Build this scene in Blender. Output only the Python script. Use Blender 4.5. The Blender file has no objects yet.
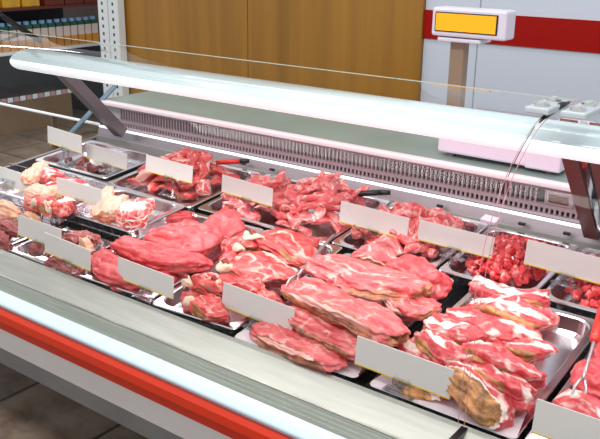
import bpy, bmesh, math, random
from mathutils import Vector, Matrix, Euler, noise

SC = bpy.context.scene
COL = SC.collection
R = math.radians

# ---------------------------------------------------------------- camera
cam_data = bpy.data.cameras.new('camera')
cam = bpy.data.objects.new('camera', cam_data)
COL.objects.link(cam)
SC.camera = cam
cam_data.sensor_width = 36.0
cam_data.lens = 812.13 / 600.0 * 36.0
cam_data.clip_start = 0.02
_y, _p, _r = R(36.71), R(18.917), R(0.705)
_f = Vector((-math.sin(_y) * math.cos(_p), math.cos(_y) * math.cos(_p), -math.sin(_p)))
_rt = Vector((math.cos(_y), math.sin(_y), 0))
_u = _rt.cross(_f)
_r2 = _rt * math.cos(_r) + _u * math.sin(_r)
_u2 = -_rt * math.sin(_r) + _u * math.cos(_r)
_m = Matrix((_r2, _u2, -_f)).transposed().to_4x4()
_m.translation = Vector((0, 0, 1.57))
cam.matrix_world = _m

# ---------------------------------------------------------------- world, lights, exposure
SC.view_settings.view_transform = 'Standard'
SC.view_settings.look = 'None'
SC.view_settings.gamma = 1
SC.view_settings.use_curve_mapping = False
SC.view_settings.exposure = 0.35
world = bpy.data.worlds.new('shop_air')
SC.world = world
world.use_nodes = True
world.node_tree.nodes['Background'].inputs[0].default_value = (0.93, 0.97, 1.0, 1)
world.node_tree.nodes['Background'].inputs[1].default_value = 0.6


def area(name, loc, rot, sx, sy, power, color=(1, 1, 1), parent=None):
    l = bpy.data.lights.new(name, 'AREA')
    l.shape = 'RECTANGLE'
    l.size, l.size_y = sx, sy
    l.energy = power
    l.color = color
    o = bpy.data.objects.new(name, l)
    COL.objects.link(o)
    o.location = loc
    o.rotation_euler = rot
    if parent:
        o.parent = parent
    return o


# unseen ceiling lights, added for highlights on the meat and a brighter shelf
area('added_ceiling_light', (-1.2, 0.3, 3.0), (R(12), 0, 0), 4.5, 0.35, 66, (1, 0.99, 0.97))
area('added_ceiling_light', (-1.6, 2.95, 3.1), (R(-6), 0, 0), 4.5, 0.25, 15, (1, 0.98, 0.95))
area('added_ceiling_light', (-6.6, 3.2, 3.1), (0, 0, 0), 0.3, 3.0, 34, (1, 0.95, 0.90))

# ---------------------------------------------------------------- deck frame: x along the case, v up the slope, w off the slope
TH = R(5.666)
P0 = Vector((0, 1.3365, 0.65))
DV = Vector((0, math.cos(TH), math.sin(TH)))
DW = Vector((0, -math.sin(TH), math.cos(TH)))


def deck(x, v, w=0.0):
    return P0 + Vector((x, 0, 0)) + DV * v + DW * w


DECKROT = Matrix.Rotation(TH, 4, 'X')


def deck_matrix(x, v, w, yaw=0, pitch=0, roll=0):
    m = DECKROT @ Matrix.Rotation(R(yaw), 4, 'Z') @ Matrix.Rotation(R(pitch), 4, 'Y') @ Matrix.Rotation(R(roll), 4, 'X')
    m.translation = deck(x, v, w)
    return m


# ---------------------------------------------------------------- helpers
def lin(c):
    f = lambda v: v / 12.92 if v <= 0.04045 else ((v + 0.055) / 1.055) ** 2.4
    return tuple(f(x / 255.0) for x in c) + (1.0,)


def mat(name, color, rough=0.5, metal=0.0, spec=0.5, emit=None, estr=0, noise_amt=0, noise_scale=20, bump=0, bump_scale=60, stretch=(1, 1, 1), coat=0):
    m = bpy.data.materials.new(name)
    m.use_nodes = True
    nt = m.node_tree
    b = nt.nodes['Principled BSDF']
    c = lin(color)
    b.inputs['Base Color'].default_value = c
    b.inputs['Roughness'].default_value = rough
    b.inputs['Metallic'].default_value = metal
    b.inputs['Specular IOR Level'].default_value = spec
    b.inputs['Coat Weight'].default_value = coat
    if emit:
        b.inputs['Emission Color'].default_value = lin(emit)
        b.inputs['Emission Strength'].default_value = estr
    if noise_amt or bump:
        tc = nt.nodes.new('ShaderNodeTexCoord')
        mp = nt.nodes.new('ShaderNodeMapping')
        mp.inputs['Scale'].default_value = stretch
        nt.links.new(tc.outputs['Object'], mp.inputs[0])
    if noise_amt:
        n = nt.nodes.new('ShaderNodeTexNoise')
        n.inputs['Scale'].default_value = noise_scale
        n.inputs['Detail'].default_value = 5
        nt.links.new(mp.outputs[0], n.inputs['Vector'])
        r = nt.nodes.new('ShaderNodeValToRGB')
        k = 1 - noise_amt
        r.color_ramp.elements[0].color = (c[0] * k, c[1] * k, c[2] * k, 1)
        r.color_ramp.elements[0].position = 0.3
        r.color_ramp.elements[1].color = c
        r.color_ramp.elements[1].position = 0.7
        nt.links.new(n.outputs['Fac'], r.inputs[0])
        nt.links.new(r.outputs[0], b.inputs['Base Color'])
    if bump:
        n2 = nt.nodes.new('ShaderNodeTexNoise')
        n2.inputs['Scale'].default_value = bump_scale
        nt.links.new(mp.outputs[0], n2.inputs['Vector'])
        bp = nt.nodes.new('ShaderNodeBump')
        bp.inputs['Strength'].default_value = bump
        bp.inputs['Distance'].default_value = 0.004
        nt.links.new(n2.outputs['Fac'], bp.inputs['Height'])
        nt.links.new(bp.outputs[0], b.inputs['Normal'])
    return m


def obj(name, bm, m, parent=None, smooth=False, mats=None):
    me = bpy.data.meshes.new(name)
    bm.normal_update()
    bm.to_mesh(me)
    bm.free()
    for mm in (mats or [m]):
        me.materials.append(mm)
    if smooth:
        me.polygons.foreach_set('use_smooth', [True] * len(me.polygons))
    o = bpy.data.objects.new(name, me)
    COL.objects.link(o)
    if parent:
        o.parent = parent
    return o


def empty(name, label, cat, loc=(0, 0, 0), group=None, matrix=None):
    o = bpy.data.objects.new(name, None)
    o.empty_display_size = 0.05
    COL.objects.link(o)
    o.location = loc
    if matrix is not None:
        o.matrix_world = matrix
    tag(o, label, cat, group)
    return o


def tag(o, label, cat, group=None):
    o['label'] = label
    o['category'] = cat
    if group:
        o['group'] = group
    return o


def struct(name, bm, m, **k):
    o = obj(name, bm, m, **k)
    o['kind'] = 'structure'
    return o


def box(bm, x0, x1, y0, y1, z0, z1, bev=0, mi=0):
    vs = [bm.verts.new((x, y, z)) for x in (x0, x1) for y in (y0, y1) for z in (z0, z1)]
    q = [(0, 1, 3, 2), (4, 6, 7, 5), (0, 4, 5, 1), (2, 3, 7, 6), (0, 2, 6, 4), (1, 5, 7, 3)]
    fs = [bm.faces.new([vs[i] for i in f]) for f in q]
    for f in fs:
        f.material_index = mi
    if bev:
        es = list({e for f in fs for e in f.edges})
        bmesh.ops.bevel(bm, geom=es, offset=bev, segments=2, profile=0.5, affect='EDGES')
    return bm


def B():
    return bmesh.new()


def prism_x(bm, prof, x0, x1, mi=0):
    """closed (y, z) outline swept along x"""
    a = [bm.verts.new((x0, y, z)) for y, z in prof]
    b = [bm.verts.new((x1, y, z)) for y, z in prof]
    n = len(prof)
    for i in range(n):
        j = (i + 1) % n
        bm.faces.new((a[i], a[j], b[j], b[i])).material_index = mi
    bm.faces.new(a[::-1])
    bm.faces.new(b)
    bmesh.ops.recalc_face_normals(bm, faces=bm.faces)
    return bm


def tube(bm, pts, r, n=8, caps=True):
    pts = [Vector(p) for p in pts]
    rr = r if isinstance(r, (list, tuple)) else [r] * len(pts)
    rings = []
    for i, p in enumerate(pts):
        d = (pts[min(i + 1, len(pts) - 1)] - pts[max(i - 1, 0)]).normalized()
        a = d.orthogonal().normalized() if i == 0 else (rings_a - d * rings_a.dot(d)).normalized()
        rings_a = a
        b = d.cross(a)
        rings.append([bm.verts.new(p + (a * math.cos(2 * math.pi * k / n) + b * math.sin(2 * math.pi * k / n)) * rr[i]) for k in range(n)])
    for i in range(len(rings) - 1):
        for k in range(n):
            bm.faces.new((rings[i][k], rings[i][(k + 1) % n], rings[i + 1][(k + 1) % n], rings[i + 1][k]))
    if caps:
        bm.faces.new(rings[0][::-1])
        bm.faces.new(rings[-1])
    return bm


def cyl(bm, c, r, z0, z1, n=20):
    return tube(bm, [(c[0], c[1], z0), (c[0], c[1], z1)], r, n)


# ---------------------------------------------------------------- materials
STEEL = mat('brushed_steel', (226, 224, 224), 0.28, 1.0, noise_amt=0.12, noise_scale=8, stretch=(1, 30, 30))
SILL = mat('sill_steel', (180, 179, 171), 0.36, 0.9, noise_amt=0.16, noise_scale=5, stretch=(1.2, 14, 14))
WREFL = mat('white_reflection_on_steel', (236, 224, 230), 0.25, coat=0.3)  # white reflection on a steel flange, put into the colour
TRAYM = mat('tray_steel', (228, 222, 226), 0.2, 1.0, noise_amt=0.1, noise_scale=12)
PINKST = mat('enamelled_pale_metal', (164, 144, 150), 0.35, 0.3)
BACKST = mat('pale_backsplash_metal', (166, 154, 160), 0.3, 0.6, noise_amt=0.12, noise_scale=5, stretch=(1, 10, 10))
DARKST = mat('dark_grey_steel', (138, 124, 128), 0.35, 0.75, noise_amt=0.15, noise_scale=9)
BROWNST = mat('reddish_brown_metal', (120, 66, 62), 0.4, 0.2, noise_amt=0.2, noise_scale=10)
BLACK = mat('black_plastic', (18, 19, 22), 0.35)
DECKM = mat('black_deck_liner', (22, 22, 24), 0.35, noise_amt=0.4, noise_scale=10)
WIREM = mat('dark_wire', (90, 88, 86), 0.3, 0.9)
WHITEP = mat('white_enamel', (232, 236, 240), 0.25, coat=0.3)
BUMPM = mat('pale_blue_white_bumper', (186, 202, 212), 0.3, coat=0.3)
ORANGE = mat('orange_red_bumper_stripe', (206, 46, 12), 0.45, noise_amt=0.08, noise_scale=6)
BASEM = mat('off_white_base_panel', (236, 230, 230), 0.45, noise_amt=0.07, noise_scale=4)
KICKM = mat('grey_kick_panel', (165, 160, 156), 0.5, noise_amt=0.2, noise_scale=4)
GREENGL = mat('grooved_green_grey_metal', (176, 180, 168), 0.25, 0.8, noise_amt=0.2, noise_scale=6, stretch=(1, 30, 30))
SHELFM = mat('grey_green_worktop_steel', (152, 168, 160), 0.38, 0.25, noise_amt=0.15, noise_scale=5)
SCALEM = mat('pale_lilac_scale_plastic', (238, 214, 232), 0.35)
DISPM = mat('pale_grey_lilac_plastic', (216, 212, 226), 0.35)
SCREEN = mat('amber_screen', (240, 165, 10), 0.35, emit=(255, 168, 4), estr=0.28)
POLEM = mat('brown_grey_pole', (150, 128, 108), 0.4, 0.3)
CARD = mat('blank_card', (218, 212, 208), 0.35)
CARDY = mat('yellow_card_edge', (226, 196, 60), 0.4)
REDP = mat('red_handle_plastic', (206, 40, 30), 0.3)
FORKM = mat('satin_fork_steel', (190, 176, 180), 0.32, 0.9)
CHROME = mat('chrome', (225, 225, 228), 0.08, 1.0)
CANOPY = mat('white_canopy_cover', (206, 224, 228), 0.22, coat=0.4)
DIFF = mat('lit_diffuser', (245, 250, 252), 0.4, emit=(240, 250, 255), estr=0.45)
REFLRAIL = mat('white_reflection_rail', (250, 252, 255), 0.3)


def glass_mat(name, tint, refl, rough=0.0, base=None, trans=1.0):
    m = bpy.data.materials.new(name)
    m.use_nodes = True
    nt = m.node_tree
    nt.nodes.remove(nt.nodes['Principled BSDF'])
    out = nt.nodes['Material Output']
    t = nt.nodes.new('ShaderNodeBsdfTransparent')
    t.inputs[0].default_value = tint
    g = nt.nodes.new('ShaderNodeBsdfGlossy')
    g.inputs['Roughness'].default_value = rough
    g.inputs['Color'].default_value = (1, 1, 1, 1)
    lw = nt.nodes.new('ShaderNodeLayerWeight')
    lw.inputs['Blend'].default_value = 0.2
    mr = nt.nodes.new('ShaderNodeMapRange')
    mr.inputs['To Min'].default_value = refl
    mr.inputs['To Max'].default_value = 0.6
    nt.links.new(lw.outputs['Fresnel'], mr.inputs['Value'])
    mx = nt.nodes.new('ShaderNodeMixShader')
    nt.links.new(mr.outputs[0], mx.inputs[0])
    nt.links.new(t.outputs[0], mx.inputs[1])
    nt.links.new(g.outputs[0], mx.inputs[2])
    nt.links.new(mx.outputs[0], out.inputs['Surface'])
    return m


GLASS = glass_mat('clear_glass', (0.985, 0.995, 0.99, 1), 0.0)
CLEARP = glass_mat('clear_plastic', (0.80, 0.82, 0.84, 1), 0.10, 0.1)
GLEDGE = mat('glass_edge', (176, 180, 168), 0.15, coat=0.5)
PINKEDGE = mat('glass_joint_edge', (196, 130, 130), 0.2)


def meat_mat(name, c1, c2, fatc, vein=0.5, vscale=38, bonec=(186, 120, 60), skinc=(230, 178, 156), rough=0.3, patch=0.5):
    """wet cut meat: muscle colours, branching fat seams; vertex masks mark fat caps, bone sides and skin"""
    m = bpy.data.materials.new(name)
    m.use_nodes = True
    nt = m.node_tree
    N, L = nt.nodes, nt.links
    b = N['Principled BSDF']
    tc = N.new('ShaderNodeTexCoord')
    oi = N.new('ShaderNodeObjectInfo')
    vm = N.new('ShaderNodeVectorMath'); vm.operation = 'MULTIPLY_ADD'
    cr = N.new('ShaderNodeCombineXYZ')
    for i in range(3):
        L.new(oi.outputs['Random'], cr.inputs[i])
    vm.inputs[1].default_value = (7, 5, 3)
    L.new(cr.outputs[0], vm.inputs[0])
    L.new(tc.outputs['Object'], vm.inputs[2])
    # warp
    nw = N.new('ShaderNodeTexNoise'); nw.inputs['Scale'].default_value = 14; nw.inputs['Detail'].default_value = 4
    L.new(vm.outputs[0], nw.inputs['Vector'])
    wp = N.new('ShaderNodeVectorMath'); wp.operation = 'MULTIPLY_ADD'
    L.new(nw.outputs['Color'], wp.inputs[0])
    wp.inputs[1].default_value = (0.06, 0.06, 0.06)
    L.new(vm.outputs[0], wp.inputs[2])
    mp = N.new('ShaderNodeMapping'); mp.inputs['Scale'].default_value = (0.55, 1.0, 1.0)
    L.new(wp.outputs[0], mp.inputs[0])
    vo = N.new('ShaderNodeTexVoronoi'); vo.feature = 'DISTANCE_TO_EDGE'; vo.inputs['Scale'].default_value = vscale
    L.new(mp.outputs[0], vo.inputs['Vector'])
    r1 = N.new('ShaderNodeMapRange'); r1.inputs['From Min'].default_value = 0.0; r1.inputs['From Max'].default_value = 0.10
    r1.inputs['To Min'].default_value = 1; r1.inputs['To Max'].default_value = 0
    L.new(vo.outputs['Distance'], r1.inputs['Value'])
    nm = N.new('ShaderNodeTexNoise'); nm.inputs['Scale'].default_value = 22; nm.inputs['Detail'].default_value = 3
    L.new(vm.outputs[0], nm.inputs['Vector'])
    r2 = N.new('ShaderNodeMapRange'); r2.inputs['From Min'].default_value = 0.62 - 0.3 * vein; r2.inputs['From Max'].default_value = 0.74 - 0.2 * vein
    L.new(nm.outputs['Fac'], r2.inputs['Value'])
    mu = N.new('ShaderNodeMath'); mu.operation = 'MULTIPLY'
    L.new(r1.outputs[0], mu.inputs[0]); L.new(r2.outputs[0], mu.inputs[1])
    # muscle colour
    nc = N.new('ShaderNodeTexNoise'); nc.inputs['Scale'].default_value = 30; nc.inputs['Detail'].default_value = 6; nc.inputs['Roughness'].default_value = 0.65
    L.new(wp.outputs[0], nc.inputs['Vector'])
    rc = N.new('ShaderNodeValToRGB')
    rc.color_ramp.elements[0].position = 0.34; rc.color_ramp.elements[0].color = lin(c1)
    rc.color_ramp.elements[1].position = 0.66; rc.color_ramp.elements[1].color = lin(c2)
    L.new(nc.outputs['Fac'], rc.inputs[0])
    # fat masks
    at = N.new('ShaderNodeAttribute'); at.attribute_name = 'mask'
    sp = N.new('ShaderNodeSeparateColor')
    L.new(at.outputs['Color'], sp.inputs[0])
    nb = N.new('ShaderNodeTexNoise'); nb.inputs['Scale'].default_value = 55; nb.inputs['Detail'].default_value = 4
    L.new(vm.outputs[0], nb.inputs['Vector'])

    def edge(sock, lo=0.38, hi=0.62, k=0.55):
        a = N.new('ShaderNodeMath'); a.operation = 'MULTIPLY_ADD'
        L.new(nb.outputs['Fac'], a.inputs[0]); a.inputs[1].default_value = k; a.inputs[2].default_value = -k / 2
        s = N.new('ShaderNodeMath'); s.operation = 'ADD'
        L.new(a.outputs[0], s.inputs[0]); L.new(sock, s.inputs[1])
        q = N.new('ShaderNodeMapRange'); q.inputs['From Min'].default_value = lo; q.inputs['From Max'].default_value = hi
        L.new(s.outputs[0], q.inputs['Value'])
        return q.outputs[0]

    fatm = edge(sp.outputs[0])
    mxm = N.new('ShaderNodeMath'); mxm.operation = 'MAXIMUM'
    L.new(mu.outputs[0], mxm.inputs[0]); L.new(fatm, mxm.inputs[1])

    def mix(f, a, c):
        x = N.new('ShaderNodeMix'); x.data_type = 'RGBA'
        L.new(f, x.inputs['Factor']); L.new(a, x.inputs['A'])
        if isinstance(c, tuple):
            x.inputs['B'].default_value = c
        else:
            L.new(c, x.inputs['B'])
        return x.outputs['Result']

    col = mix(mxm.outputs[0], rc.outputs[0], lin(fatc))
    rb = N.new('ShaderNodeValToRGB')
    rb.color_ramp.elements[0].position = 0.4; rb.color_ramp.elements[0].color = lin(tuple(int(v * 0.62) for v in bonec))
    rb.color_ramp.elements[1].position = 0.62; rb.color_ramp.elements[1].color = lin(bonec)
    L.new(nc.outputs['Fac'], rb.inputs[0])
    col = mix(edge(sp.outputs[1]), col, rb.outputs[0])
    col = mix(edge(sp.outputs[2], k=0.2), col, lin(skinc))
    L.new(col, b.inputs['Base Color'])
    b.inputs['Roughness'].default_value = rough
    b.inputs['Specular IOR Level'].default_value = 0.5
    b.inputs['Subsurface Weight'].default_value = 0.12
    b.inputs['Subsurface Radius'].default_value = (1, 0.25, 0.2)
    b.inputs['Subsurface Scale'].default_value = 0.008
    bp = N.new('ShaderNodeBump'); bp.inputs['Strength'].default_value = 0.6; bp.inputs['Distance'].default_value = 0.005
    L.new(nc.outputs['Fac'], bp.inputs['Height'])
    L.new(bp.outputs[0], b.inputs['Normal'])
    return m


MM = {
    'deep': meat_mat('deep_red_meat', (200, 46, 56), (236, 104, 106), (250, 178, 170), vein=0.15, vscale=22),
    'rim': meat_mat('bone_in_meat', (192, 34, 40), (228, 92, 90), (242, 178, 164), vein=0.55, vscale=24),
    'rib': meat_mat('rib_meat', (186, 36, 46), (224, 88, 92), (252, 226, 216), vein=0.55, vscale=22, bonec=(228, 160, 100)),
    'steak': meat_mat('marbled_pink_steak', (212, 70, 78), (236, 126, 124), (244, 184, 174), vein=0.6, vscale=26, bonec=(206, 128, 88)),
    'pink': meat_mat('pale_pink_meat', (216, 62, 72), (240, 128, 126), (252, 210, 202), vein=0.85, vscale=36),
    'red': meat_mat('diced_red_meat', (190, 22, 34), (226, 62, 66), (252, 200, 190), vein=0.55, vscale=50),
    'dark': meat_mat('dark_red_meat', (120, 34, 36), (176, 84, 78), (226, 178, 162), vein=0.5, vscale=45),
    'pale': meat_mat('pale_skin_meat', (222, 160, 128), (238, 192, 160), (236, 190, 166), vein=0.3),
    'skin': meat_mat('skin_on_pork', (216, 108, 88), (232, 148, 118), (240, 196, 160), vein=0.3),
}
MM['ribbone'] = MM['rib']
MM['roll'] = MM['pale']
MM['mrib'] = meat_mat('marbled_pork_cut', (214, 60, 70), (236, 120, 118), (250, 222, 206), vein=1.0, vscale=34)
BONEM = mat('cut_bone', (240, 214, 186), 0.45, noise_amt=0.2, noise_scale=60, bump=0.3, bump_scale=90)
MARROW = mat('bone_marrow', (168, 60, 44), 0.5, noise_amt=0.3, noise_scale=90)

# meat lump: rounded, bent, taper and folded surface with masks for fat, bone side, skin
def meat_bm(L, W, T, style='deep', k=2.6, bend=0.0, seed=0, sub=4):
    rnd = random.Random(seed)
    bm = B()
    bmesh.ops.create_icosphere(bm, subdivisions=sub, radius=1.0)
    lay = bm.verts.layers.float_color.new('mask')
    off = Vector((rnd.uniform(-50, 50), rnd.uniform(-50, 50), rnd.uniform(-50, 50)))
    taper = rnd.uniform(-0.22, 0.22)
    amp = {'mrib': 0.05, 'skin': 0.03, 'roll': 0.04, 'steak': 0.10, 'rib': 0.10, 'ribbone': 0.10, 'rim': 0.13}.get(style, 0.12)
    ph = rnd.uniform(0, 6)
    cuts = []
    for i in range({'steak': 4, 'rim': 7, 'mrib': 0, 'skin': 0, 'roll': 0, 'rib': 2, 'ribbone': 2}.get(style, 6)):
        c = Vector((rnd.gauss(0, 1), rnd.gauss(0, 1), rnd.gauss(0, 0.6))).normalized()
        cuts.append((c, rnd.uniform(0.62, 0.92)))
    for v in bm.verts:
        n = v.co.copy()
        d = (abs(n.x) ** k + abs(n.y) ** k + abs(n.z) ** k) ** (1 / k)
        p = n / d
        for c, dd in cuts:
            e = p.dot(c) - dd
            if e > 0:
                p -= c * (e * 0.85)
        u = p.copy()
        q = n * 1.3 + off
        s = 1 + amp * 1.6 * noise.noise(q) + amp * 0.8 * noise.noise(q * 2.3)
        # folds running along the piece
        f = noise.noise(Vector((p.x * 1.3, p.y * 3.4, p.z * 3.4)) + off)
        s += 0.16 * f - 0.10 * abs(noise.noise(Vector((p.x * 2.2, p.y * 4.5, p.z * 4.5)) - off))
        x = p.x * L / 2 * (1 + 0.5 * (s - 1))
        y = p.y * W / 2 * (1 + taper * p.x) * s
        z = p.z * T / 2 * (1 + 0.5 * taper * p.x) * s
        y += bend * (p.x ** 2 - 0.4) * W * 0.9
        z += (1 - abs(p.x) ** 2) * 0.12 * T
        z += 0.006 * math.sin(p.x * 3 + ph)
        z += 0.006 * noise.noise(Vector((x, y, z)) * 45 + off) + 0.003 * noise.noise(Vector((x, y, z)) * 110 + off)
        y += 0.003 * noise.noise(Vector((x, y, z)) * 45 - off)
        v.co = (x, y, z)
        fat = bone = skin = 0.0
        wob = 0.25 * math.sin(u.x * 2.6 + ph) + 0.3 * noise.noise(q * 1.7)
        if style in ('rib', 'ribbone'):
            fat = max(0, 1 - abs(u.y - wob) / 0.48) * (1 if u.z > 0 else 0) * (0.72 + 0.9 * noise.noise(Vector((u.x * 1.6, ph, 0)) + off))
            if style == 'ribbone':
                bone = 1.0 if u.y < -0.55 else 0.0
                fat = max(fat, 1.0 if -0.55 <= u.y < -0.42 else 0)
            elif u.y < -0.75 and noise.noise(q * 1.2) > 0.0:
                bone = 0.8
        elif style == 'rim':
            fat = 0.85 if u.y > 0.72 + 0.2 * wob else 0.0
            fat = max(fat, max(0, 1 - abs(u.y + 0.2 - 1.6 * wob) / 0.16) * 0.8)
            bone = 0.7 if (u.y < -0.8 and noise.noise(q * 1.4) > 0.02) else 0.0
        elif style == 'steak':
            fat = max(0, 1 - abs(u.y - 0.15 - wob * 1.3) / 0.10) * 0.8 if u.z > 0 else 0
            if u.y < -0.86 or abs(u.x) > 0.96:
                bone = 0.62
                if u.y < -0.93 and u.z > 0.2: fat = 0.9; bone = 0
        elif style == 'deep':
            fat = 0.6 * max(0, 1 - abs(u.y - wob * 2.2) / 0.05)
        elif style == 'skin':
            skin = 1.0 if u.z > 0.35 else 0.0
            fat = 0.9 if 0.1 < u.z <= 0.35 else 0.0
        elif style == 'mrib':
            fat = 0.9 * max(0, math.sin(u.z * 7 + wob * 2)) ** 2
        elif style == 'roll':
            skin = 0.9 if abs(u.x) < 0.86 else 0.0
        v[lay] = (max(0, min(1, fat)), bone, skin, 1)
    return bm

# ================================================================ STRUCTURE
def wall_tiles_mat():
    m = bpy.data.materials.new('white_wall_panels')
    m.use_nodes = True
    nt = m.node_tree
    b = nt.nodes['Principled BSDF']
    b.inputs['Roughness'].default_value = 0.3
    tc = nt.nodes.new('ShaderNodeTexCoord')
    mp = nt.nodes.new('ShaderNodeMapping')
    mp.inputs['Rotation'].default_value = (R(90), 0, 0)
    mp.inputs['Location'].default_value = (-0.05, 0, 0)
    br = nt.nodes.new('ShaderNodeTexBrick')
    br.offset = 0
    br.inputs['Color1'].default_value = lin((206, 212, 224))
    br.inputs['Color2'].default_value = lin((206, 212, 224))
    br.inputs['Mortar'].default_value = lin((150, 154, 168))
    br.inputs['Scale'].default_value = 1.0
    br.inputs['Mortar Size'].default_value = 0.004
    br.inputs['Brick Width'].default_value = 0.90
    br.inputs['Row Height'].default_value = 3.3
    nt.links.new(tc.outputs['Object'], mp.inputs[0])
    nt.links.new(mp.outputs[0], br.inputs['Vector'])
    nt.links.new(br.outputs['Color'], b.inputs['Base Color'])
    return m


def wood_mat():
    m = bpy.data.materials.new('orange_brown_wood_panel')
    m.use_nodes = True
    nt = m.node_tree
    b = nt.nodes['Principled BSDF']
    b.inputs['Roughness'].default_value = 0.4
    tc = nt.nodes.new('ShaderNodeTexCoord')
    mp = nt.nodes.new('ShaderNodeMapping')
    mp.inputs['Scale'].default_value = (9, 9, 0.35)
    n = nt.nodes.new('ShaderNodeTexNoise')
    n.inputs['Scale'].default_value = 1.0
    n.inputs['Detail'].default_value = 7
    r = nt.nodes.new('ShaderNodeValToRGB')
    r.color_ramp.elements[0].position = 0.25
    r.color_ramp.elements[0].color = lin((134, 90, 24))
    r.color_ramp.elements[1].position = 0.75
    r.color_ramp.elements[1].color = lin((174, 122, 38))
    nt.links.new(tc.outputs['Object'], mp.inputs[0])
    nt.links.new(mp.outputs[0], n.inputs['Vector'])
    nt.links.new(n.outputs['Fac'], r.inputs[0])
    nt.links.new(r.outputs[0], b.inputs['Base Color'])
    return m


def floor_mat():
    m = bpy.data.materials.new('worn_brown_floor_tiles')
    m.use_nodes = True
    nt = m.node_tree
    b = nt.nodes['Principled BSDF']
    b.inputs['Roughness'].default_value = 0.32
    tc = nt.nodes.new('ShaderNodeTexCoord')
    mp = nt.nodes.new('ShaderNodeMapping')
    mp.inputs['Location'].default_value = (0.12, 0.1, 0)
    br = nt.nodes.new('ShaderNodeTexBrick')
    br.offset = 0
    br.inputs['Scale'].default_value = 1.0
    br.inputs['Color1'].default_value = (1, 1, 1, 1)
    br.inputs['Color2'].default_value = (0.8, 0.8, 0.8, 1)
    br.inputs['Mortar'].default_value = (0.12, 0.1, 0.08, 1)
    br.inputs['Mortar Size'].default_value = 0.008
    br.inputs['Brick Width'].default_value = 0.45
    br.inputs['Row Height'].default_value = 0.45
    n = nt.nodes.new('ShaderNodeTexNoise')
    n.inputs['Scale'].default_value = 7
    n.inputs['Detail'].default_value = 8
    n.inputs['Roughness'].default_value = 0.7
    r = nt.nodes.new('ShaderNodeValToRGB')
    r.color_ramp.elements[0].position = 0.32
    r.color_ramp.elements[0].color = lin((92, 70, 54))
    r.color_ramp.elements[1].position = 0.7
    r.color_ramp.elements[1].color = lin((150, 134, 118))
    mx = nt.nodes.new('ShaderNodeMix')
    mx.data_type = 'RGBA'
    mx.blend_type = 'MULTIPLY'
    mx.inputs['Factor'].default_value = 1
    nt.links.new(tc.outputs['Object'], mp.inputs[0])
    nt.links.new(mp.outputs[0], br.inputs['Vector'])
    nt.links.new(tc.outputs['Object'], n.inputs['Vector'])
    nt.links.new(n.outputs['Fac'], r.inputs[0])
    nt.links.new(br.outputs['Color'], mx.inputs['A'])
    nt.links.new(r.outputs[0], mx.inputs['B'])
    nt.links.new(mx.outputs['Result'], b.inputs['Base Color'])
    return m


WOOD = wood_mat()
struct('floor', box(B(), -9, 2, -1.5, 7, -0.05, 0), floor_mat())
# back wall: white panelled part with red band, and wood panelling
struct('wall_back', box(B(), -2.05, 2.0, 3.8, 3.9, 0, 3.2), wall_tiles_mat())
struct('trim_1', box(B(), -2.05, 2.0, 3.79, 3.8, 1.105, 1.247), mat('red_wall_band', (158, 12, 4), 0.5, spec=0.15))
bm = B()
for a, b_ in ((-4.33, -3.225), (-3.22, -2.052)):
    box(bm, a, b_, 3.775, 3.9, 0, 3.2, 0.003)
struct('wall_wood', bm, WOOD)
struct('wall_left', box(B(), -9, -4.3, 6.6, 6.7, 0, 3.2), mat('dark_brown_back_wall', (58, 34, 26), 0.6, noise_amt=0.4, noise_scale=3))
# slotted white shelf uprights
POSTM = mat('slotted_white_enamel', (226, 230, 230), 0.35)
nt = POSTM.node_tree
tc = nt.nodes.new('ShaderNodeTexCoord'); sx = nt.nodes.new('ShaderNodeSeparateXYZ')
nt.links.new(tc.outputs['Object'], sx.inputs[0])
def mth(op, a, b_):
    q = nt.nodes.new('ShaderNodeMath'); q.operation = op
    for i, s in enumerate((a, b_)):
        if s is None: continue
        if isinstance(s, (int, float)): q.inputs[i].default_value = s
        else: nt.links.new(s, q.inputs[i])
    return q.outputs[0]
near = mth('LESS_THAN', mth('ABSOLUTE', sx.outputs[0], None), 0.009)
hole = mth('LESS_THAN', mth('FRACT', mth('MULTIPLY', sx.outputs[2], 20.0), None), 0.42)
mx = nt.nodes.new('ShaderNodeMix'); mx.data_type = 'RGBA'
mx.inputs['A'].default_value = lin((226, 230, 230)); mx.inputs['B'].default_value = lin((60, 60, 60))
nt.links.new(mth('MULTIPLY', near, hole), mx.inputs['Factor'])
nt.links.new(mx.outputs['Result'], nt.nodes['Principled BSDF'].inputs['Base Color'])
for x0, lab in ((-4.49, 'white slotted steel upright post left of its twin'), (-4.385, 'white slotted steel upright post beside the wood panelling')):
    t = empty('slotted_post', lab, 'post', (x0 + 0.05, 3.73, 0), 'white slotted posts by the wood wall')
    obj('post_body', box(B(), -0.045, 0.05, -0.03, 0.03, 0, 3.0, 0.004), POSTM, t)

# ================================================================ DISPLAY CASE
XL, XR = -2.86, 0.35
case = empty('display_case', 'long refrigerated meat display case with glass front, white bumper and orange red stripe', 'display case', (0, 0, 0))
def S(y, za):
    """point on the sight-independent front profile"""
    return (y, 1.57 - (1.57 - za) * y / 1.3365)
# deck liner (well) with front, back and end faces
DB = -0.075
pts = [(0, DB), (0.985, DB), (0.985, DB - 0.03), (0, DB - 0.03)]
prof = [(deck(0, v, w).y, deck(0, v, w).z) for v, w in pts]
obj('deck_liner', prism_x(B(), prof, XL, XR), DECKM, case)
# front sill (steel), stepping down toward the customer
f0 = deck(0, 0.0, 0)
prof = [(f0.y - 0.002, f0.z + 0.002), (f0.y + 0.0, f0.z - 0.10), (f0.y - 0.06, f0.z - 0.10), S(1.262, 0.556), S(1.268, 0.562)]
obj('front_sill', prism_x(B(), prof, XL, XR), SILL, case)
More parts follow.
